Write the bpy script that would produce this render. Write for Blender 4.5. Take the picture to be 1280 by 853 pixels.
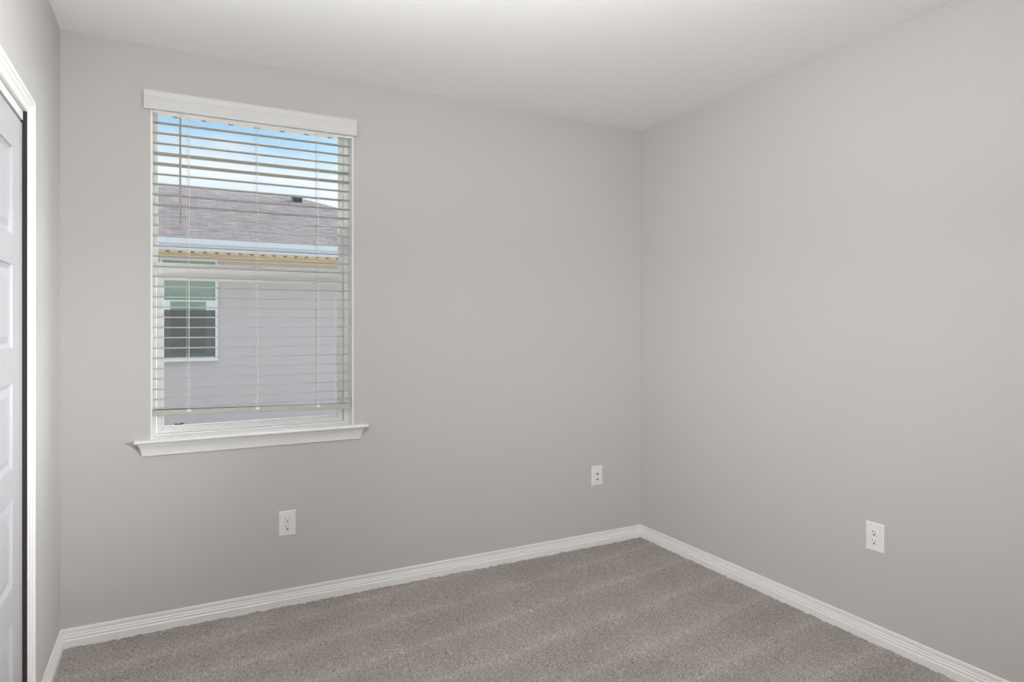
import bpy, bmesh, math, random
import numpy as np
from mathutils import Vector, Matrix

for o in list(bpy.data.objects):
    bpy.data.objects.remove(o, do_unlink=True)
S = bpy.context.scene
COL = S.collection
random.seed(7)
R = math.radians

# ------------------------------------------------------------------ camera
CAM = (0.4094, -3.2835, 1.3665)
cd = bpy.data.cameras.new('camera')
cam = bpy.data.objects.new('camera', cd)
COL.objects.link(cam)
cam.location = CAM
cam.rotation_euler = (R(90), 0, -math.atan2(0.46622, 0.88467))
cd.sensor_width = 36.0
cd.lens = 810.0 / 1280.0 * 36.0
cd.shift_y = -21.5 / 1280.0
cd.clip_start = 0.02
cd.clip_end = 300
S.camera = cam

# ------------------------------------------------------------------ view
vs = S.view_settings
vs.view_transform = 'Standard'
vs.look = 'None'
vs.gamma = 1.0
vs.use_curve_mapping = False
vs.exposure = 0.0
S.cycles.max_bounces = 12
S.cycles.diffuse_bounces = 8
S.cycles.transparent_max_bounces = 16
S.cycles.use_denoising = True

SKY_STRENGTH = 1.0
# unseen area light added to fill the room by bounce off the ceiling
ld = bpy.data.lights.new('bounce_fill', 'AREA')
ld.shape = 'RECTANGLE'
ld.size, ld.size_y = 1.5, 1.2
ld.energy = 70.0
ld.color = (1.0, 0.99, 0.975)
lo = bpy.data.objects.new('bounce_fill', ld)
COL.objects.link(lo)
lo.location = (0.58, -2.40, 1.80)
lo.rotation_euler = (R(180), 0, 0)
# two area lights added out of view, narrowed to brighten each side wall
def wall_fill(name, loc, aim, size, spread, energy):
    d = bpy.data.lights.new(name, 'AREA')
    d.shape = 'SQUARE'
    d.size = size
    d.spread = R(spread)
    d.energy = energy
    d.color = (0.98, 0.99, 1.0)
    o = bpy.data.objects.new(name, d)
    COL.objects.link(o)
    o.location = loc
    o.rotation_euler = (Vector(aim) - Vector(loc)).to_track_quat('-Z', 'Y').to_euler()
wall_fill('wall_fill_right', (2.90, -2.75, 1.35), (0.0, -0.85, 1.20), 0.7, 46, 9.0)
wall_fill('wall_fill_left', (0.20, -3.45, 1.70), (3.07, -0.20, 1.25), 0.8, 66, 11.5)
# sky glow added out of view to the right to brighten the left wall
GLOW_DIR = (math.sin(R(65)) * math.cos(R(12)), math.cos(R(65)) * math.cos(R(12)), math.sin(R(12)))
GLOW = 28.0
GLOW_WIDTH = 0.07


# ------------------------------------------------------------------ node helpers
class NT:
    def __init__(s, tree):
        s.t = tree

    def n(s, typ, **kw):
        nd = s.t.nodes.new(typ)
        for k, v in kw.items():
            if k.startswith('_'):
                setattr(nd, k[1:], v)
            else:
                key = int(k[1:]) if (k[0] == 'i' and k[1:].isdigit()) else k.replace('__', ' ')
                nd.inputs[key].default_value = v
        return nd

    def l(s, a, b):
        s.t.links.new(a, b)

    def math(s, op, a, b=None, c=None):
        nd = s.t.nodes.new('ShaderNodeMath')
        nd.operation = op
        for i, v in enumerate((a, b, c)):
            if v is None:
                continue
            if isinstance(v, (int, float)):
                nd.inputs[i].default_value = v
            else:
                s.l(v, nd.inputs[i])
        return nd.outputs[0]

    def ramp(s, fac, stops, interp='LINEAR'):
        nd = s.t.nodes.new('ShaderNodeValToRGB')
        cr = nd.color_ramp
        cr.interpolation = interp
        while len(cr.elements) < len(stops):
            cr.elements.new(0.5)
        for e, (p, c) in zip(cr.elements, stops):
            e.position = p
            e.color = c if len(c) == 4 else (*c, 1)
        s.l(fac, nd.inputs[0])
        return nd.outputs[0]

    def mix(s, fac, a, b):
        nd = s.t.nodes.new('ShaderNodeMix')
        nd.data_type = 'RGBA'
        for sock, v in ((nd.inputs[0], fac), (nd.inputs[6], a), (nd.inputs[7], b)):
            if isinstance(v, (int, float)):
                sock.default_value = v
            elif isinstance(v, tuple):
                sock.default_value = v if len(v) == 4 else (*v, 1)
            else:
                s.l(v, sock)
        return nd.outputs[2]


def newmat(name):
    m = bpy.data.materials.new(name)
    m.use_nodes = True
    t = NT(m.node_tree)
    b = m.node_tree.nodes['Principled BSDF']
    return m, t, b


def mat(name, col, rough=0.5, spec=0.5, metal=0.0, bump=0.0, bscale=200.0, var=0.0, vscale=3.0):
    m, t, b = newmat(name)
    b.inputs['Base Color'].default_value = (*col, 1)
    b.inputs['Roughness'].default_value = rough
    b.inputs['Specular IOR Level'].default_value = spec
    b.inputs['Metallic'].default_value = metal
    tc = t.n('ShaderNodeTexCoord')
    if var:
        no = t.n('ShaderNodeTexNoise', Scale=vscale, Detail=4.0)
        t.l(tc.outputs['Object'], no.inputs['Vector'])
        f = t.math('MULTIPLY_ADD', no.outputs[0], 2 * var, 1 - var)
        vm = t.t.nodes.new('ShaderNodeVectorMath')
        vm.operation = 'SCALE'
        vm.inputs[0].default_value = col
        t.l(f, vm.inputs['Scale'])
        t.l(vm.outputs[0], b.inputs['Base Color'])
    if bump:
        no = t.n('ShaderNodeTexNoise', Scale=bscale, Detail=3.0)
        t.l(tc.outputs['Object'], no.inputs['Vector'])
        bp = t.n('ShaderNodeBump', Strength=bump, Distance=0.002)
        t.l(no.outputs[0], bp.inputs['Height'])
        t.l(bp.outputs[0], b.inputs['Normal'])
    return m


M = {}
M['wall'] = mat('wall_paint', (0.53, 0.523, 0.510), 0.75, 0.25, bump=0.10, bscale=140, var=0.012, vscale=2.0)
M['ceiling'] = mat('ceiling_paint', (0.87, 0.87, 0.865), 0.9, 0.2, bump=0.15, bscale=90)
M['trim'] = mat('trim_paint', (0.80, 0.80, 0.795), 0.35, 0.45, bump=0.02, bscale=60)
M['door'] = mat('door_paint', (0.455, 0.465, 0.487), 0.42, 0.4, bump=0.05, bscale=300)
M['vinyl'] = mat('window_vinyl', (0.84, 0.865, 0.85), 0.35, 0.5, bump=0.01, bscale=40)
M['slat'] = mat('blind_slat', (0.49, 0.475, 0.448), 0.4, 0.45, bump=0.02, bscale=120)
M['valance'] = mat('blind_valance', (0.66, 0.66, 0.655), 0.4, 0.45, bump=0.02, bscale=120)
M['cord'] = mat('ladder_cord', (0.80, 0.79, 0.76), 0.8, 0.2, bump=0.05, bscale=900)
M['wand'] = mat('tilt_wand_plastic', (0.36, 0.345, 0.33), 0.25, 0.6, bump=0.01, bscale=100)
M['metal'] = mat('metal_hook', (0.55, 0.55, 0.54), 0.3, 0.5, 1.0, bump=0.01, bscale=100)
M['plate'] = mat('outlet_plastic', (0.80, 0.79, 0.77), 0.35, 0.5, bump=0.01, bscale=100)
M['slot'] = mat('outlet_slot', (0.03, 0.028, 0.026), 0.6, 0.3, bump=0.01, bscale=100)
M['closet'] = mat('closet_unlit_tone', (0.10, 0.085, 0.08), 0.9, 0.1, bump=0.05, bscale=90)  # dark tone stands in for the unlit closet interior
M['nwall'] = mat('neighbor_stucco', (0.61, 0.56, 0.585), 0.9, 0.2, bump=0.4, bscale=40, var=0.03, vscale=1.5)
M['nfascia'] = mat('neighbor_fascia', (0.74, 0.80, 0.90), 0.5, 0.4, bump=0.02, bscale=20)
M['nframe'] = mat('neighbor_window_vinyl', (0.78, 0.83, 0.84), 0.4, 0.5, bump=0.02, bscale=30)
M['screen'] = mat('insect_screen', (0.13, 0.13, 0.14), 0.8, 0.2, bump=0.2, bscale=800)
M['vent'] = mat('roof_vent_metal', (0.035, 0.05, 0.085), 0.5, 0.4, bump=0.02, bscale=30)
M['leaf'] = mat('dry_leaf', (0.10, 0.075, 0.06), 0.8, 0.2, bump=0.3, bscale=300)
M['ground'] = mat('outside_ground', (0.56, 0.54, 0.50), 0.95, 0.1, bump=0.5, bscale=12, var=0.15, vscale=2.0)

# neighbour glass: dark, green, reflective
m, t, b = newmat('neighbor_glass')
b.inputs['Base Color'].default_value = (0.26, 0.36, 0.31, 1)
b.inputs['Roughness'].default_value = 0.08
b.inputs['Specular IOR Level'].default_value = 0.9
tc = t.n('ShaderNodeTexCoord')
no = t.n('ShaderNodeTexNoise', Scale=3.0, Detail=2.0)
t.l(tc.outputs['Object'], no.inputs['Vector'])
t.l(t.ramp(no.outputs[0], [(0.3, (0.24, 0.345, 0.295)), (0.7, (0.29, 0.395, 0.345))]), b.inputs['Base Color'])
M['nglass'] = m

# window glass: thin tinted pane, see-through with a Fresnel reflection
m, t, b = newmat('window_glass')
t.t.nodes.remove(b)
out = t.t.nodes['Material Output']
tr = t.n('ShaderNodeBsdfTransparent', Color=(0.97, 0.985, 0.98, 1))
gl = t.n('ShaderNodeBsdfGlossy', Color=(1, 1, 1, 1), Roughness=0.0)
fr = t.n('ShaderNodeFresnel', IOR=1.22)
mx = t.n('ShaderNodeMixShader')
t.l(fr.outputs[0], mx.inputs[0])
t.l(tr.outputs[0], mx.inputs[1])
t.l(gl.outputs[0], mx.inputs[2])
t.l(mx.outputs[0], out.inputs['Surface'])
M['glass'] = m

# vinyl soffit: cream boards with narrow grooves
def soffit_mat(name, col, pitch, off=0.0):
    m, t, b = newmat(name)
    b.inputs['Roughness'].default_value = 0.6
    tc = t.n('ShaderNodeTexCoord')
    sp = t.n('ShaderNodeSeparateXYZ')
    t.l(tc.outputs['Object'], sp.inputs[0])
    w = t.math('FRACT', t.math('DIVIDE', t.math('ADD', sp.outputs[0], 50.0 + off), pitch))
    g = t.math('GREATER_THAN', w, 0.94)
    t.l(t.mix(g, col, tuple(c * 0.8 for c in col)), b.inputs['Base Color'])
    return m
M['soffit'] = soffit_mat('eave_soffit', (0.80, 0.75, 0.66), 0.1293)
M['nsoffit'] = soffit_mat('neighbor_soffit', (0.80, 0.66, 0.46), 0.2)
M['nfrieze'] = mat('neighbor_frieze', (0.78, 0.67, 0.49), 0.7, 0.3, bump=0.05, bscale=20)
M['gap_shade'] = mat('jamb_gap_shade', (0.045, 0.037, 0.034), 0.9, 0.15, bump=0.05, bscale=200)  # near-black colour stands in for shade in the closet door gap
M['notch'] = mat('soffit_notch', (0.06, 0.055, 0.05), 0.9, 0.1, bump=0.02, bscale=50)

# shingle roof
m, t, b = newmat('shingles')
tc = t.n('ShaderNodeTexCoord')
br = t.n('ShaderNodeTexBrick', Color1=(0.325, 0.293, 0.318, 1), Color2=(0.265, 0.238, 0.26, 1), Mortar=(0.21, 0.188, 0.207, 1),
         Scale=1.0, Mortar__Size=0.012, Bias=0.0, Brick__Width=0.30, Row__Height=0.145)
t.l(tc.outputs['UV'], br.inputs['Vector'])
no = t.n('ShaderNodeTexNoise', Scale=6.0, Detail=5.0)
mp = t.n('ShaderNodeMapping')
mp.inputs['Scale'].default_value = (0.5, 3.0, 1)
t.l(tc.outputs['UV'], mp.inputs[0])
t.l(mp.outputs[0], no.inputs['Vector'])
f = t.ramp(no.outputs[0], [(0.32, (0.55, 0.55, 0.57)), (0.68, (1.3, 1.3, 1.3))])
vm = t.t.nodes.new('ShaderNodeVectorMath')
vm.operation = 'MULTIPLY'
t.l(br.outputs[0], vm.inputs[0])
t.l(f, vm.inputs[1])
t.l(vm.outputs[0], b.inputs['Base Color'])
b.inputs['Roughness'].default_value = 0.9
bp = t.n('ShaderNodeBump', Strength=0.4, Distance=0.01)
t.l(no.outputs[0], bp.inputs['Height'])
t.l(bp.outputs[0], b.inputs['Normal'])
M['shingle'] = m

# carpet: flecked pile with vacuum lanes (pile brushed one way or the other)
m, t, b = newmat('carpet')
tc = t.n('ShaderNodeTexCoord')
sp = t.n('ShaderNodeSeparateXYZ')
t.l(tc.outputs['Object'], sp.inputs[0])
wn = t.n('ShaderNodeTexNoise', Scale=1.6, Detail=3.0)
t.l(tc.outputs['Object'], wn.inputs['Vector'])
w = t.math('ADD', t.math('SUBTRACT', sp.outputs[1], t.math('MULTIPLY', sp.outputs[0], 0.135)),
           t.math('MULTIPLY', t.math('SUBTRACT', wn.outputs[0], 0.5), 0.10))
lane = t.math('FRACT', t.math('DIVIDE', t.math('ADD', w, 10.0 - 0.035), 0.285))
lanec = t.ramp(lane, [(0.0, (1.08, 1.08, 1.09)), (0.10, (1.0, 1.0, 1.0)), (0.55, (0.93, 0.93, 0.93)), (0.86, (1.0, 1.0, 1.0)), (0.94, (1.11, 1.11, 1.12)), (1.0, (1.09, 1.09, 1.10))])
bl = t.n('ShaderNodeTexNoise', Scale=2.2, Detail=5.0, Roughness=0.6)
t.l(tc.outputs['Object'], bl.inputs['Vector'])
blc = t.ramp(bl.outputs[0], [(0.3, (0.90, 0.90, 0.90)), (0.7, (1.10, 1.10, 1.10))])
fl = t.n('ShaderNodeTexNoise', Scale=165.0, Detail=2.5, Roughness=0.7)
t.l(tc.outputs['Object'], fl.inputs['Vector'])
flc = t.ramp(fl.outputs[0], [(0.30, (0.088, 0.079, 0.072)), (0.43, (0.310, 0.277, 0.254)), (0.57, (0.402, 0.364, 0.337)), (0.72, (0.66, 0.61, 0.575))])
v1 = t.t.nodes.new('ShaderNodeVectorMath'); v1.operation = 'MULTIPLY'
v2 = t.t.nodes.new('ShaderNodeVectorMath'); v2.operation = 'MULTIPLY'
t.l(flc, v1.inputs[0]); t.l(lanec, v1.inputs[1])
t.l(v1.outputs[0], v2.inputs[0]); t.l(blc, v2.inputs[1])
t.l(v2.outputs[0], b.inputs['Base Color'])
b.inputs['Roughness'].default_value = 1.0
b.inputs['Specular IOR Level'].default_value = 0.05
b.inputs['Sheen Weight'].default_value = 0.15
bp = t.n('ShaderNodeBump', Strength=0.5, Distance=0.004)
t.l(fl.outputs[0], bp.inputs['Height'])
t.l(bp.outputs[0], b.inputs['Normal'])
M['carpet'] = m

# ------------------------------------------------------------------ sky
wd = bpy.data.worlds.new('sky')
S.world = wd
wd.use_nodes = True
t = NT(wd.node_tree)
bg = wd.node_tree.nodes['Background']
tc = t.n('ShaderNodeTexCoord')
sp = t.n('ShaderNodeSeparateXYZ')
t.l(tc.outputs['Generated'], sp.inputs[0])
grad = t.ramp(sp.outputs[2], [(0.0, (0.42, 0.42, 0.42)), (0.02, (0.80, 0.88, 0.97)), (0.17, (0.72, 0.855, 0.98)), (0.235, (0.50, 0.745, 0.97)),
                              (0.31, (0.29, 0.60, 0.96)), (0.42, (0.62, 0.80, 1.0)), (0.6, (1.15, 1.15, 1.15)), (1.0, (1.2, 1.2, 1.2))])
cn = t.n('ShaderNodeTexNoise', Scale=3.2, Detail=7.0, Roughness=0.55)
mp = t.n('ShaderNodeMapping')
mp.inputs['Scale'].default_value = (1.0, 1.0, 3.0)
mp.inputs['Location'].default_value = (0.3, 0.2, 0.05)
t.l(tc.outputs['Generated'], mp.inputs[0])
t.l(mp.outputs[0], cn.inputs['Vector'])
dens = t.math('SUBTRACT', cn.outputs[0], t.math('MULTIPLY', sp.outputs[2], 0.55))
cl = t.ramp(dens, [(0.28, (0, 0, 0)), (0.46, (1, 1, 1))])
up = t.math('GREATER_THAN', sp.outputs[2], 0.0)
skyc = t.mix(t.math('MULTIPLY', t.math('MULTIPLY', cl, up), 0.85), grad, (0.92, 0.94, 0.97))
dt = t.t.nodes.new('ShaderNodeVectorMath')
dt.operation = 'DOT_PRODUCT'
nv = t.t.nodes.new('ShaderNodeVectorMath')
nv.operation = 'NORMALIZE'
t.l(tc.outputs['Generated'], nv.inputs[0])
t.l(nv.outputs[0], dt.inputs[0])
dt.inputs[1].default_value = GLOW_DIR
gw = t.math('MULTIPLY', t.math('EXPONENT', t.math('DIVIDE', t.math('SUBTRACT', dt.outputs['Value'], 1.0), GLOW_WIDTH)), GLOW)
gc = t.t.nodes.new('ShaderNodeVectorMath')
gc.operation = 'SCALE'
gc.inputs[0].default_value = (1.0, 0.985, 0.96)
t.l(t.math('MULTIPLY', gw, up), gc.inputs['Scale'])
ad = t.t.nodes.new('ShaderNodeVectorMath')
ad.operation = 'ADD'
t.l(skyc, ad.inputs[0])
t.l(gc.outputs[0], ad.inputs[1])
t.l(ad.outputs[0], bg.inputs['Color'])
bg.inputs['Strength'].default_value = SKY_STRENGTH


# ------------------------------------------------------------------ mesh helpers
class MB:
    def __init__(s):
        s.bm = bmesh.new()

    def box(s, x0, x1, y0, y1, z0, z1, bev=0.0, seg=2):
        b = bmesh.new()
        bmesh.ops.create_cube(b, size=1.0)
        for v in b.verts:
            v.co = Vector(((x0 + x1) / 2 + v.co.x * (x1 - x0), (y0 + y1) / 2 + v.co.y * (y1 - y0), (z0 + z1) / 2 + v.co.z * (z1 - z0)))
        if bev:
            bmesh.ops.bevel(b, geom=list(b.edges), offset=bev, segments=seg, affect='EDGES', profile=0.5)
        s._merge(b)
        return s

    def _merge(s, b):
        me = bpy.data.meshes.new('tmp')
        b.to_mesh(me)
        b.free()
        s.bm.from_mesh(me)
        bpy.data.meshes.remove(me)

    def tube(s, pts, r, n=10, cap=True):
        pts = [Vector(p) for p in pts]
        rings = []
        for i, p in enumerate(pts):
            d = (pts[min(i + 1, len(pts) - 1)] - pts[max(i - 1, 0)]).normalized()
            a = d.orthogonal().normalized() if i == 0 else (rings_a - d * rings_a.dot(d)).normalized()
            rings_a = a
            c = d.cross(a)
            rr = r[i] if isinstance(r, (list, tuple)) else r
            rings.append([s.bm.verts.new(p + (a * math.cos(2 * math.pi * k / n) + c * math.sin(2 * math.pi * k / n)) * rr) for k in range(n)])
        for A, B in zip(rings, rings[1:]):
            for k in range(n):
                s.bm.faces.new((A[k], A[(k + 1) % n], B[(k + 1) % n], B[k]))
        if cap:
            s.bm.faces.new(rings[0][::-1])
            s.bm.faces.new(rings[-1])
        return s

    def lathe(s, prof, c=(0, 0, 0), axis='Z', n=32):
        rings = []
        for r, h in prof:
            ring = []
            for k in range(n):
                a = 2 * math.pi * k / n
                p = (r * math.cos(a), r * math.sin(a), h)
                if axis == 'Y':
                    p = (p[0], p[2], p[1])
                ring.append(s.bm.verts.new(Vector(p) + Vector(c)))
            rings.append(ring)
        for A, B in zip(rings, rings[1:]):
            for k in range(n):
                s.bm.faces.new((A[k], A[(k + 1) % n], B[(k + 1) % n], B[k]))
        s.bm.faces.new(rings[0][::-1])
        s.bm.faces.new(rings[-1])
        return s

    def loft(s, A, B):
        """closed outline A (list of points) to outline B, with end caps"""
        va = [s.bm.verts.new(p) for p in A]
        vb = [s.bm.verts.new(p) for p in B]
        n = len(va)
        for k in range(n):
            s.bm.faces.new((va[k], va[(k + 1) % n], vb[(k + 1) % n], vb[k]))
        s.bm.faces.new(va[::-1])
        s.bm.faces.new(vb)
        return s

    def loft_many(s, outs):
        rings = [[s.bm.verts.new(p) for p in o] for o in outs]
        n = len(rings[0])
        for A, B in zip(rings, rings[1:]):
            for k in range(n):
                s.bm.faces.new((A[k], A[(k + 1) % n], B[(k + 1) % n], B[k]))
        s.bm.faces.new(rings[0][::-1])
        s.bm.faces.new(rings[-1])
        return s

    def quad(s, *p):
        s.bm.faces.new([s.bm.verts.new(q) for q in p])
        return s

    def build(s, name, m, parent=None, smooth=False, loc=None):
        bmesh.ops.recalc_face_normals(s.bm, faces=list(s.bm.faces))
        if loc is not None:
            for v in s.bm.verts:
                v.co -= Vector(loc)
        me = bpy.data.meshes.new(name)
        s.bm.to_mesh(me)
        s.bm.free()
        me.materials.append(m)
        if smooth:
            me.polygons.foreach_set('use_smooth', [True] * len(me.polygons))
            try:
                me.set_sharp_from_angle(angle=R(40))
            except Exception:
                pass
        o = bpy.data.objects.new(name, me)
        COL.objects.link(o)
        if loc is not None:
            o.location = loc
        if parent:
            o.parent = parent
        return o


def tag(o, label=None, cat=None, group=None, kind=None):
    if label: o['label'] = label
    if cat: o['category'] = cat
    if group: o['group'] = group
    if kind: o['kind'] = kind
    return o


def empty(name, loc=(0, 0, 0), rz=0):
    o = bpy.data.objects.new(name, None)
    o.empty_display_size = 0.1
    COL.objects.link(o)
    o.location = loc
    o.rotation_euler = (0, 0, rz)
    return o


def struct(o, label, cat):
    return tag(o, label, cat, kind='structure')


# ------------------------------------------------------------------ room shell
W, H, BACK = 3.0712, 2.6, -4.0
WT = 0.20                                   # wall thickness
OX0, OX1, OZ0, OZ1 = 0.331, 1.231, 0.846, 2.378    # window opening
DY0, DY1, DZ = -2.29, -0.760, 2.036                # closet opening

# floor: a pile surface of small tufts
nx, ny = 560, 400
xs = np.linspace(-0.004, W + 0.004, nx)
ys = np.linspace(-2.2, 0.004, ny)
rng = np.random.default_rng(3)
gx, gy = np.meshgrid(xs, ys)
gx = gx + rng.normal(0, 0.0013, gx.shape)
gy = gy + rng.normal(0, 0.0013, gy.shape)
gx[:, 0], gx[:, -1], gy[0, :], gy[-1, :] = xs[0], xs[-1], ys[0], ys[-1]
gz = 0.003 + np.abs(rng.normal(0, 0.0028, gx.shape))
sm = rng.normal(0, 1, (ny // 4 + 2, nx // 4 + 2))
yi, xi = np.meshgrid(np.arange(ny) / 4.0, np.arange(nx) / 4.0, indexing='ij')
y0, x0 = yi.astype(int), xi.astype(int)
fy, fx = yi - y0, xi - x0
gz += 0.0018 * ((sm[y0, x0] * (1 - fx) + sm[y0, x0 + 1] * fx) * (1 - fy) + (sm[y0 + 1, x0] * (1 - fx) + sm[y0 + 1, x0 + 1] * fx) * fy)
gz[0, :] = 0.004
co = np.stack([gx, gy, gz], -1).reshape(-1, 3)
idx = np.arange(nx * ny).reshape(ny, nx)
fa = np.stack([idx[:-1, :-1], idx[:-1, 1:], idx[1:, 1:], idx[1:, :-1]], -1).reshape(-1, 4)
n0 = len(co)
ext = np.array([[-0.004, BACK, 0.004], [W + 0.004, BACK, 0.004], [W + 0.004, -2.2, 0.004], [-0.004, -2.2, 0.004]])
me = bpy.data.meshes.new('floor')
me.from_pydata(np.vstack([co, ext]).tolist(), [], fa.tolist() + [[n0, n0 + 1, n0 + 2, n0 + 3]])
me.polygons.foreach_set('use_smooth', [True] * len(me.polygons))
me.materials.append(M['carpet'])
fl = bpy.data.objects.new('floor', me)
COL.objects.link(fl)
struct(fl, 'grey-brown flecked carpet with vacuum lanes covering the floor', 'carpet')

struct(MB().box(-WT, W + WT, BACK - WT, WT, H, H + 0.1).build('ceiling', M['ceiling']), 'plain white painted ceiling', 'ceiling')

o = MB().box(-WT, OX0, 0, WT, 0, H).box(OX1, W + WT, 0, WT, 0, H).box(OX0, OX1, 0, WT, 0, OZ0).box(OX0, OX1, 0, WT, OZ1, H).build('wall_back', M['wall'])
struct(o, 'warm grey painted wall with the window in it', 'wall')
struct(MB().box(W, W + WT, BACK, 0, 0, H).build('wall_right', M['wall']), 'blank warm grey painted wall right of the corner', 'wall')
o = MB().box(-0.12, 0, DY1, 0, 0, H).box(-0.12, 0, BACK, DY0, 0, H).box(-0.12, 0, DY0, DY1, DZ, H).build('wall_left', M['wall'])
struct(o, 'narrow grey painted wall beside the closet door', 'wall')
struct(MB().box(-WT, W + WT, BACK - WT, BACK, 0, H).build('wall_rear', M['wall']), 'grey painted wall behind the viewer', 'wall')
# closet cavity behind the doors
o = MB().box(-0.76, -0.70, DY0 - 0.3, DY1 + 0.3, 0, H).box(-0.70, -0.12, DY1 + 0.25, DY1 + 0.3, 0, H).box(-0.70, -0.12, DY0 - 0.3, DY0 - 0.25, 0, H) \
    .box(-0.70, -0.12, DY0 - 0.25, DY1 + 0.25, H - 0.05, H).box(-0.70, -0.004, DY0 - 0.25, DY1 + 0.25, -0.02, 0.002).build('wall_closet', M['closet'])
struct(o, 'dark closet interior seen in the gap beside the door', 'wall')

# baseboards
BP = [(0.0, 0.0), (0.0145, 0.0), (0.0145, 0.036), (0.0135, 0.0375), (0.0105, 0.0395), (0.0110, 0.047), (0.0105, 0.050), (0.0078, 0.0525), (0.0078, 0.060), (0.0050, 0.0635), (0.0062, 0.070), (0.0062, 0.079), (0.0045, 0.0825), (0.0, 0.083)]
mb = MB().loft([(d if i else d, -d, z) for i, (d, z) in enumerate(BP)], [(W - d, -d, z) for d, z in BP])
struct(mb.build('baseboard_back', M['trim']), 'white moulded baseboard under the window wall', 'baseboard')
mb = MB().loft([(W - d, -d, z) for d, z in BP], [(W - d, BACK, z) for d, z in BP])
struct(mb.build('baseboard_right', M['trim']), 'white moulded baseboard along the right wall', 'baseboard')
CY1 = -0.680                                # outer edge of the closet casing
mb = MB().loft([(d, -d, z) for d, z in BP], [(d, CY1, z) for d, z in BP])
struct(mb.build('baseboard_left', M['trim']), 'short white baseboard between corner and closet casing', 'baseboard')

# closet casing: profile across its width (0 = inner edge), depth off the wall
CP = [(0.0, 0.0), (0.0, 0.009), (0.004, 0.011), (0.030, 0.012), (0.036, 0.0145), (0.052, 0.0150), (0.058, 0.018), (0.068, 0.0200), (0.074, 0.019), (0.075, 0.016), (0.075, 0.0)]
TF = 0.056 / 0.075
def casing(w, d, corner):
    if corner == 0: return (d, DY1 + 0.005 + w, 0.0)
    if corner == 1: return (d, DY1 + 0.005 + w, DZ + w * TF)
    if corner == 2: return (d, DY0 - 0.005 - w, DZ + w * TF)
    return (d, DY0 - 0.005 - w, 0.0)
mb = MB().loft_many([[casing(w, d, c) for w, d in CP] for c in range(4)])
struct(mb.build('trim_1', M['trim']), 'white moulded casing around the closet door', 'trim')
# head board of the closet track
mb = MB().box(-0.020, -0.001, DY0, DY1 - 0.0036, 2.006, DZ - 0.001, 0.001, 1)
struct(mb.build('trim_2', M['trim']), 'white track board above the closet door', 'trim')

struct(MB().box(-0.060, 0.0088, DY1 - 0.0035, DY1 + 0.0048, 0.004, 2.036).build('gap_shade_strip', M['gap_shade']), 'dark brown strip standing in for shade in the gap between closet door and casing', 'trim')  # strip added to darken the door gap and casing edge like shade

# closet doors: two sliding leaves, five recessed panels each
PZ = [(0.232, 0.484), (0.590, 0.853), (0.938, 1.192), (1.2936, 1.542), (1.6325, 1.890)]
def door_leaf(name, ya, yb, xf, label):
    mb = MB()
    bm = mb.bm
    z0, z1, th, st = 0.012, 1.996, 0.034, 0.140
    pa, pb = ya + st, yb - st
    zs = [z0] + [z for p in PZ for z in p] + [z1]
    def q(*p): bm.faces.new([bm.verts.new(v) for v in p])
    # stiles and rails in the face plane
    q((xf, ya, z0), (xf, pa, z0), (xf, pa, z1), (xf, ya, z1))
    q((xf, pb, z0), (xf, yb, z0), (xf, yb, z1), (xf, pb, z1))
    for i in range(0, len(zs), 2):
        q((xf, pa, zs[i]), (xf, pb, zs[i]), (xf, pb, zs[i + 1]), (xf, pa, zs[i + 1]))
    steps = [(0.0, 0.0), (0.003, -0.005), (0.013, -0.0085), (0.016, -0.009), (0.034, -0.004), (0.037, -0.0035)]
    for zb, zt in PZ:
        rings = []
        for ins, dx in steps:
            rings.append([bm.verts.new((xf + dx, y, z)) for y, z in ((pa + ins, zb + ins), (pb - ins, zb + ins), (pb - ins, zt - ins), (pa + ins, zt - ins))])
        for A, B in zip(rings, rings[1:]):
            for k in range(4):
                bm.faces.new((A[k], A[(k + 1) % 4], B[(k + 1) % 4], B[k]))
        bm.faces.new(rings[-1])
    bmesh.ops.remove_doubles(bm, verts=list(bm.verts), dist=1e-5)
    xb = xf - th
    q((xb, ya, z0), (xb, yb, z0), (xb, yb, z1), (xb, ya, z1))
    q((xf, ya, z0), (xb, ya, z0), (xb, ya, z1), (xf, ya, z1))
    q((xf, yb, z0), (xb, yb, z0), (xb, yb, z1), (xf, yb, z1))
    q((xf, ya, z1), (xf, yb, z1), (xb, yb, z1), (xb, ya, z1))
    q((xf, ya, z0), (xf, yb, z0), (xb, yb, z0), (xb, ya, z0))
    bmesh.ops.remove_doubles(bm, verts=list(bm.verts), dist=1e-5)
    return struct(mb.build(name, M['door']), label, 'door')
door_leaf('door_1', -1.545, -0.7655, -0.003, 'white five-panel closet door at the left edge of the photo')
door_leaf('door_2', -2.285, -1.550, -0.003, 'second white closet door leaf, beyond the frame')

# ------------------------------------------------------------------ window
win = struct(empty('window_1', ((OX0 + OX1) / 2, 0, OZ0)), 'white vinyl single-hung window behind the blind', 'window')
wl = win.location
def wpart(mb, name, m, parent=None, smooth=False):
    o = mb.build(name, m, parent or win, smooth)
    if parent is None:
        o.location = -Vector(wl)
    return o
JT = 0.007
wpart(MB().box(OX0, OX0 + JT, 0.0005, 0.095, OZ0, OZ1).box(OX1 - JT, OX1, 0.0005, 0.095, OZ0, OZ1).box(OX0, OX1, 0.0005, 0.095, OZ1 - JT, OZ1), 'jamb_lining', M['trim'])
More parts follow.
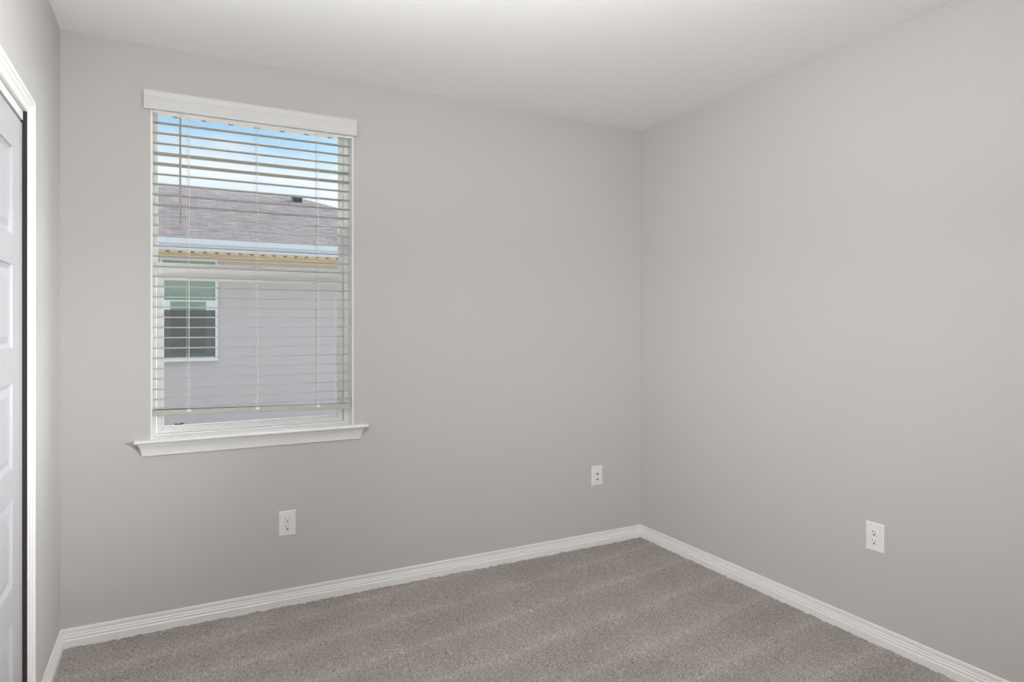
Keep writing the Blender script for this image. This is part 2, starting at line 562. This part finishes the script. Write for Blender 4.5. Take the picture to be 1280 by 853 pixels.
# main frame with a stepped face
mb = MB()
FX0, FX1 = OX0 + 0.002, OX1 - 0.002
for (a, b) in ((FX0, 0.352), (1.203, FX1)):
    mb.box(a, b, 0.092, 0.185, 0.862, 2.354, 0.001)
mb.box(FX0, FX1, 0.092, 0.185, 2.354, OZ1 - 0.004, 0.001)
mb.box(FX0, FX1, 0.092, 0.185, 0.835, 0.862, 0.001)
mb.box(FX0, FX1, 0.185, 0.218, 0.835, 0.880, 0.002)          # outer ledge
for (a, b) in ((0.352, 0.3575), (1.1875, 1.203)):              # upper sash stops
    mb.box(a, b, 0.118, 0.1265, 1.655, 2.354, 0.001)
wpart(mb, 'window_frame', M['vinyl'])
# fixed upper lite
ul = MB().box(0.352, 0.3585, 0.127, 0.152, 1.651, 2.347).box(1.1865, 1.203, 0.127, 0.152, 1.651, 2.347).box(0.352, 1.203, 0.127, 0.152, 2.347, 2.354).box(0.352, 1.203, 0.1285, 0.156, 1.615, 1.651, 0.002)
us = wpart(ul, 'upper_sash', M['vinyl'])
MB().box(0.357, 1.19, 0.1365, 0.1395, 1.645, 2.350).build('glass_pane', M['glass'], us)
# lower sash
mb = MB()
mb.box(0.3545, 0.3828, 0.100, 0.128, 0.863, 1.632, 0.0015)
mb.box(1.1700, 1.2005, 0.100, 0.128, 0.863, 1.632, 0.0015)
mb.box(0.3828, 1.1700, 0.100, 0.128, 0.863, 0.893, 0.0015)
mb.box(0.3800, 1.1730, 0.097, 0.128, 1.569, 1.632, 0.0015)
mb.box(0.3828, 1.1700, 0.092, 0.102, 0.880, 0.889, 0.001)     # lift rail
ls = wpart(mb, 'lower_sash', M['vinyl'])
MB().box(0.380, 1.173, 0.1145, 0.1175, 0.889, 1.572).build('glass_pane', M['glass'], ls)
lk = MB().box(0.752, 0.797, 0.098, 0.122, 1.632, 1.640, 0.0015).lathe([(0.011, 1.640), (0.011, 1.645), (0.008, 1.648)], (0.774, 0.110, 0), n=20).box(0.772, 0.812, 0.093, 0.102, 1.641, 1.648, 0.002)
lk.build('sash_lock', M['vinyl'], ls)
# stool and apron below
mb = MB()
SN = [(-0.024, 0.838), (-0.030, 0.8395), (-0.0345, 0.8425), (-0.036, 0.8465), (-0.0345, 0.851), (-0.030, 0.854), (-0.022, 0.8545)]
def stool(x): return [(x, y, z) for y, z in SN] + [(x, -0.0001, 0.8545), (x, -0.0001, 0.838)]
mb.loft(stool(0.2695), stool(1.2985))
mb.box(OX0 + 0.0005, OX1 - 0.0005, -0.001, 0.096, 0.838, 0.8545)
wpart(mb, 'window_sill', M['trim'], smooth=True)
AP = [(-0.0055, 0.782, 0.2985), (-0.0075, 0.7835, 0.2980), (-0.0080, 0.790, 0.2975), (-0.0100, 0.802, 0.2945), (-0.0140, 0.815, 0.2905), (-0.0200, 0.827, 0.2860), (-0.0250, 0.834, 0.2825), (-0.0265, 0.8385, 0.2815)]
mb = MB()
xm = 0.7835
L = [(xl, y, z) for y, z, xl in AP]
Rr = [(2 * xm - xl - 0.006, y, z) for y, z, xl in AP]
mb.loft(L + [(0.2815, -0.0002, 0.8385), (0.2985, -0.0002, 0.782)], Rr + [(2 * xm - 0.2815 - 0.006, -0.0002, 0.8385), (2 * xm - 0.2985 - 0.006, -0.0002, 0.782)])
wpart(mb, 'window_apron', M['trim'], smooth=True)

# ------------------------------------------------------------------ blind
BX0, BX1 = 0.3405, 1.2165
bl = tag(empty('window_blind', (0.777, 0.02, 2.32)), 'white faux-wood horizontal blind with open slats in the window', 'blind')
bo = Vector(bl.location)
def bpart(mb, name, m, parent=None, smooth=False):
    o = mb.build(name, m, parent or bl, smooth)
    if parent is None:
        o.location = -bo
    return o
# valance: moulded board with short returns
VP_ = [(-0.004, 2.316), (-0.0150, 2.316), (-0.0175, 2.319), (-0.018, 2.324), (-0.018, 2.362), (-0.0165, 2.366), (-0.0165, 2.370), (-0.0185, 2.374), (-0.0205, 2.384), (-0.0225, 2.390), (-0.0225, 2.397), (-0.004, 2.397)]
V0, V1 = 0.3055, 1.2440
mb = MB().loft([(V0, y, z) for y, z in VP_], [(V1, y, z) for y, z in VP_])
mb.box(V0, V0 + 0.010, -0.004, -0.0004, 2.316, 2.397)
mb.box(V1 - 0.010, V1, -0.004, -0.0004, 2.316, 2.397)
bpart(mb, 'valance', M['valance'])
# head rail (U channel)
HX0, HX1 = OX0 + 0.0085, OX1 - 0.0085
mb = MB().box(HX0, HX1, 0.0045, 0.0075, 2.332, 2.366).box(HX0, HX1, 0.052, 0.055, 2.332, 2.366).box(HX0, HX1, 0.0045, 0.055, 2.329, 2.332)
bpart(mb, 'headrail', M['slat'])
bpart(MB().box(HX0, HX1, 0.0005, 0.0040, 2.305, 2.364, 0.0008, 1), 'headrail_lip', M['trim'])
# slats
def slat_mesh():
    mb = MB()
    n = 8
    top = [(-0.025 + 0.05 * i / n, 0.0022 * (1 - ((i - n / 2) / (n / 2)) ** 2)) for i in range(n + 1)]
    out = [(y, z + 0.0014) for y, z in top] + [(y, z - 0.0014) for y, z in reversed(top)]
    x0, x1 = BX0 - 0.777, BX1 - 0.777
    mb.loft([(x0, y, z) for y, z in out], [(x1, y, z) for y, z in out])
    return mb
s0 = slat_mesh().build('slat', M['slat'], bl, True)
tilts = {0: 5, 1: 5, 2: 5, 3: -3.5, 4: -3.5, 5: 3, 6: 1, 7: 0, 8: -2, 9: 17, 10: 17, 11: 16, 12: 2, 13: 1}
SL_Y = 0.0275
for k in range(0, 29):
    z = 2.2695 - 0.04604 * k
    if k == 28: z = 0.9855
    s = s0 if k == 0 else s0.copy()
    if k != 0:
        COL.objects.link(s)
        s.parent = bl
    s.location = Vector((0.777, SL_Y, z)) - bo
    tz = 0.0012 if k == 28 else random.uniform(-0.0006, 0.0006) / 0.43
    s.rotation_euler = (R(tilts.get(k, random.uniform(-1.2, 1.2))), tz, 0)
# bottom rail hangs a little lower at its right end
mb = MB().box(-0.4380, 0.4390, -0.0255, 0.0255, -0.0125, 0.0125, 0.003, 3)
br_ = mb.build('bottom_rail', M['slat'], bl)
zl, zr = 0.9690, 0.9495
br_.location = Vector((0.777, SL_Y, (zl + zr) / 2)) - bo
br_.rotation_euler = (0, math.atan2(zl - zr, 0.876), 0)
LX = (0.484, 0.775, 1.057)
for x in LX:
    MB().lathe([(0.007, 0.0), (0.007, -0.002), (0.005, -0.0035)], (x - 0.777, 0.0, -0.0125), n=16).build('cord_plug', M['cord'], br_, True)
    MB().box(x - 0.777 - 0.009, x - 0.777 + 0.009, -0.0268, -0.0250, 0.0005, 0.0125, 0.0006, 1).build('cord_clip', M['cord'], br_)
for x in LX:
    zb = zl + (zr - zl) * (x - 0.339) / 0.876
    mb = MB().tube([(x, 0.0060, 2.330), (x, 0.0008, 1.6), (x, 0.0010, zb + 0.01)], 0.0011, 6)
    mb.tube([(x, 0.0535, 2.330), (x, 0.0542, 1.6), (x, 0.0540, zb + 0.01)], 0.0011, 6)
    mb.tube([(x - 0.009, 0.0275, 2.330), (x - 0.009, 0.0275, zb + 0.011)], 0.0007, 6)
    for k in range(0, 29):                                      # rungs under the slats
        z = 2.2695 - 0.04604 * k - 0.0022
        if k == 28: z = 0.9825
        a = R(tilts.get(k, 0))
        mb.tube([(x, 0.0008, z - 0.026 * math.sin(a)), (x, 0.0542, z + 0.026 * math.sin(a))], 0.0006, 5)
    bpart(mb, 'ladder_cord', M['cord'])
mb = MB().tube([(0.4481, -0.012, 2.295), (0.4481, -0.012, 2.285), (0.4481, -0.012, 1.826), (0.4481, -0.012, 1.813)], [0.0030, 0.0042, 0.0042, 0.0048], 6)
wn_ = bpart(mb, 'tilt_wand', M['wand'])
hk = MB().tube([(0.4481, 0.004, 2.311), (0.4481, -0.006, 2.312), (0.4481, -0.012, 2.307), (0.4481, -0.013, 2.300), (0.4481, -0.012, 2.294)], 0.0013, 8)
hk.build('wand_hook', M['metal'], wn_, True)

# ------------------------------------------------------------------ dry leaf on the outer ledge
mb = MB()
bm = mb.bm
rows = []
for i in range(9):
    u = i / 8
    wdt = 0.0065 * math.sin(math.pi * (0.06 + 0.88 * u)) ** 0.8
    x = -0.019 + 0.038 * u
    zc = 0.004 + 0.005 * abs(u - 0.45) * 2
    rows.append([bm.verts.new((x, -wdt, zc + 0.004)), bm.verts.new((x, 0, zc - 0.0028)), bm.verts.new((x, wdt, zc + 0.004))])
for A, B in zip(rows, rows[1:]):
    for j in range(2):
        bm.faces.new((A[j], A[j + 1], B[j + 1], B[j]))
bmesh.ops.solidify(bm, geom=list(bm.faces), thickness=0.0008)
mb.tube([(0.018, 0, 0.007), (0.024, 0.001, 0.010), (0.029, 0.003, 0.012)], 0.0009, 6)
lf = mb.build('dry_leaf', M['leaf'], None, True)
lf.location = (0.4455, 0.196, 0.8795)
lf.rotation_euler = (0, 0, R(8))
tag(lf, 'small dry brown leaf lying on the ledge outside the window glass', 'leaf')

# ------------------------------------------------------------------ outlets (built facing -y, then turned)
def cover_plate(root):
    w, h, d = 0.040, 0.0605, 0.0055
    mb = MB()
    outs = []
    for ins, y in ((0.0, 0.0), (0.0, -0.0022), (0.0012, -0.0038), (0.0045, -d)):
        a, b = w - ins, h - ins
        outs.append([(-a, y, -b), (a, y, -b), (a, y, b), (-a, y, b)])
    mb.loft_many(outs)
    return mb.build('cover_plate', M['plate'], root)

def screw(root, z, y=-0.0054):
    MB().lathe([(0.0030, 0.0), (0.0030, -0.0006), (0.0022, -0.0011)], (0, y, z), 'Y', 14).build('screw', M['plate'], root, True)

def duplex_outlet(loc, rz, label):
    r = tag(empty('wall_outlet', loc, rz), label, 'outlet', 'white power outlets on the walls')
    cover_plate(r)
    MB().box(-0.0168, 0.0168, -0.0066, -0.005, -0.0335, 0.0335, 0.0006, 1).build('outlet_insert', M['plate'], r)
    for zc in (0.0188, -0.0188):
        rc = MB().lathe([(0.0155, -0.0066), (0.0155, -0.0076), (0.0145, -0.0082)], (0, 0, zc), 'Y', 28).build('receptacle', M['plate'], r, True)
        for sx, hh in ((-0.0064, 0.0038), (0.0064, 0.0032)):
            MB().box(sx - 0.0012, sx + 0.0012, -0.0086, -0.0080, zc + 0.0052 - hh, zc + 0.0052 + hh).build('slot', M['slot'], rc)
        MB().lathe([(0.0034, -0.0080), (0.0034, -0.0087)], (0, 0, zc - 0.0076), 'Y', 16).build('ground_hole', M['slot'], rc)
    screw(r, 0.0485); screw(r, -0.0485)
    return r

duplex_outlet((0.9096, 0, 0.4015), 0, 'white power outlet on the back wall below the window')
duplex_outlet((W, -1.5590, 0.4560), R(-90), 'white power outlet alone on the right wall')
r = tag(empty('jack_plate', (2.7300, 0, 0.4331)), 'white wall plate with two small jacks near the room corner', 'wall plate')
cover_plate(r)
for zc in (0.0115, -0.0215):
    j = MB().lathe([(0.0075, -0.005), (0.0075, -0.0075), (0.0050, -0.0080), (0.0050, -0.0125), (0.0036, -0.0125)], (0, 0, zc), 'Y', 20).build('jack', M['metal'], r, True)
    MB().lathe([(0.0034, -0.0124), (0.0034, -0.0129)], (0, 0, zc), 'Y', 14).build('jack_hole', M['slot'], j)
screw(r, 0.0485); screw(r, -0.0485)

# ------------------------------------------------------------------ outside: own eave
ev = struct(empty('roof_eave', (1.5, WT, 2.42)), 'cream soffit of the eave just above the window outside', 'eave')
eo = Vector(ev.location)
def epart(mb, name, m):
    o = mb.build(name, m, ev)
    o.location = -eo
    return o
epart(MB().box(-2.0, 5.0, WT, 0.447, 2.422, 2.434), 'soffit_board', M['soffit'])
mb = MB()
for i in range(-14, 32):
    x = 0.434 + 0.1293 * i
    mb.loft([(x - 0.012, 0.4435, 2.4195), (x + 0.012, 0.4435, 2.4195), (x + 0.006, 0.4435, 2.4290), (x - 0.006, 0.4435, 2.4290)],
            [(x - 0.012, 0.4490, 2.4195), (x + 0.012, 0.4490, 2.4195), (x + 0.006, 0.4490, 2.4290), (x - 0.006, 0.4490, 2.4290)])
epart(mb, 'soffit_groove', M['notch'])
epart(MB().box(-2.0, 5.0, 0.449, 0.470, 2.4245, 2.60), 'fascia_board', M['soffit'])
epart(MB().box(-2.0, 5.0, WT, 0.470, 2.60, 2.66), 'eave_roof', M['ground'])

# ------------------------------------------------------------------ outside: neighbouring house
hs = tag(empty('house', (-1.0, 10.3, -0.8)), 'lilac-grey neighboring house with grey shingle roof beyond the window', 'house')
ho = Vector(hs.location)
def hpart(mb, name, m, parent=None):
    o = mb.build(name, m, parent or hs)
    if parent is None:
        o.location = -ho
    return o
EY, RY = 9.8, 14.2                       # eave line and ridge line
EZ, RZ = 2.86, 4.64
HXL, HXR = -12.0, 7.9                    # eave ends
RX = 3.38                                # ridge's right end
hpart(MB().box(HXL + 0.5, HXR - 0.5, 10.3, 18.1, -0.8, 2.70), 'house_wall', M['nwall'])
# hip roof with UVs in metres
me = bpy.data.meshes.new('roof')
FY = 2 * RY - EY
v = [(HXL, EY, EZ), (HXR, EY, EZ), (HXR, FY, EZ), (HXL, FY, EZ), (-7.6, RY, RZ), (RX, RY, RZ)]
th = 0.16
v += [(a, b_, c - th) for a, b_, c in v[:4]]
f = [(0, 1, 5, 4), (1, 2, 5), (2, 3, 4, 5), (3, 0, 4), (0, 1, 7, 6), (1, 2, 8, 7), (2, 3, 9, 8), (3, 0, 6, 9), (6, 7, 8, 9)]
me.from_pydata(v, [], f)
uv = me.uv_layers.new(name='UVMap')
for p in me.polygons:
    n = p.normal
    for li in p.loop_indices:
        q = Vector(v[me.loops[li].vertex_index])
        if abs(n.y) > abs(n.x):
            uv.data[li].uv = (q.x, (q.y - EY) * 1.079)
        else:
            uv.data[li].uv = (q.y, q.x * 1.079)
me.materials.append(M['shingle'])
rf = bpy.data.objects.new('roof', me)
COL.objects.link(rf)
rf.parent = hs
rf.location = -ho
hpart(MB().box(HXL, HXR, EY - 0.03, EY - 0.005, 2.690, 2.935, 0.008, 1).box(HXL, HXR, EY - 0.10, EY - 0.03, 2.80, 2.93, 0.015, 2), 'fascia', M['nfascia'])
hpart(MB().box(HXL, HXR, EY - 0.005, 10.3, 2.655, 2.690), 'soffit', M['nsoffit'])
nt0 = hpart(MB().box(-0.028, 0.028, -0.008, 0.02, 2.657, 2.674), 'soffit_notch', M['notch'])
for i in range(-1, 18):
    nt = nt0 if i == -1 else nt0.copy()
    if i != -1:
        COL.objects.link(nt)
        nt.parent = hs
    nt.location = Vector((0.36 + 0.2 * i, EY, 0)) - ho
hpart(MB().box(HXL + 0.5, HXR - 0.5, 10.27, 10.30, 2.555, 2.655), 'frieze_board', M['nfrieze'])
# roof vent near the ridge
vz = EZ + (13.75 - EY) * (RZ - EZ) / (RY - EY)
mb = MB().box(3.15, 3.36, 13.68, 13.88, vz - 0.05, vz + 0.13, 0.01, 1).box(3.12, 3.39, 13.64, 13.92, vz + 0.10, vz + 0.145, 0.008, 1)
hpart(mb, 'roof_vent', M['vent'])
# its window: frame, two sashes, screen over the lower half
hw = hpart(MB().box(0.235, 0.277, 10.24, 10.31, 0.70, 2.59).box(1.164, 1.206, 10.24, 10.31, 0.70, 2.59).box(0.277, 1.164, 10.242, 10.31, 2.545, 2.59).box(0.225, 1.216, 10.22, 10.31, 0.665, 0.70).box(0.277, 1.164, 10.242, 10.31, 0.70, 0.732), 'house_window', M['nframe'])
MB().box(0.277, 1.164, 10.285, 10.290, 1.80, 2.545).build('upper_pane', M['nglass'], hw)
MB().box(0.277, 0.405, 10.262, 10.284, 0.732, 1.81).box(1.005, 1.164, 10.262, 10.284, 0.732, 1.81).box(0.405, 1.005, 10.262, 10.284, 1.785, 1.81).box(0.405, 1.005, 10.262, 10.284, 0.732, 0.80).build('sash', M['nframe'], hw)
MB().box(0.405, 1.005, 10.272, 10.276, 0.80, 1.785).build('lower_pane', M['nglass'], hw)

# see-through insect screen
m, t, b = newmat('screen_mesh')
t.t.nodes.remove(b)
out = t.t.nodes['Material Output']
tr = t.n('ShaderNodeBsdfTransparent')
df = t.n('ShaderNodeBsdfDiffuse', Color=(0.22, 0.22, 0.225, 1))
mx = t.n('ShaderNodeMixShader', Fac=0.52)
t.l(tr.outputs[0], mx.inputs[1]); t.l(df.outputs[0], mx.inputs[2]); t.l(mx.outputs[0], out.inputs['Surface'])
MB().box(0.277, 1.164, 10.252, 10.254, 0.735, 1.625).build('insect_screen', m, hw)

g = MB().box(-30, 30, WT, 60, -1.0, -0.8).build('ground', M['ground'])
struct(g, 'bare ground between the two houses outside', 'ground')
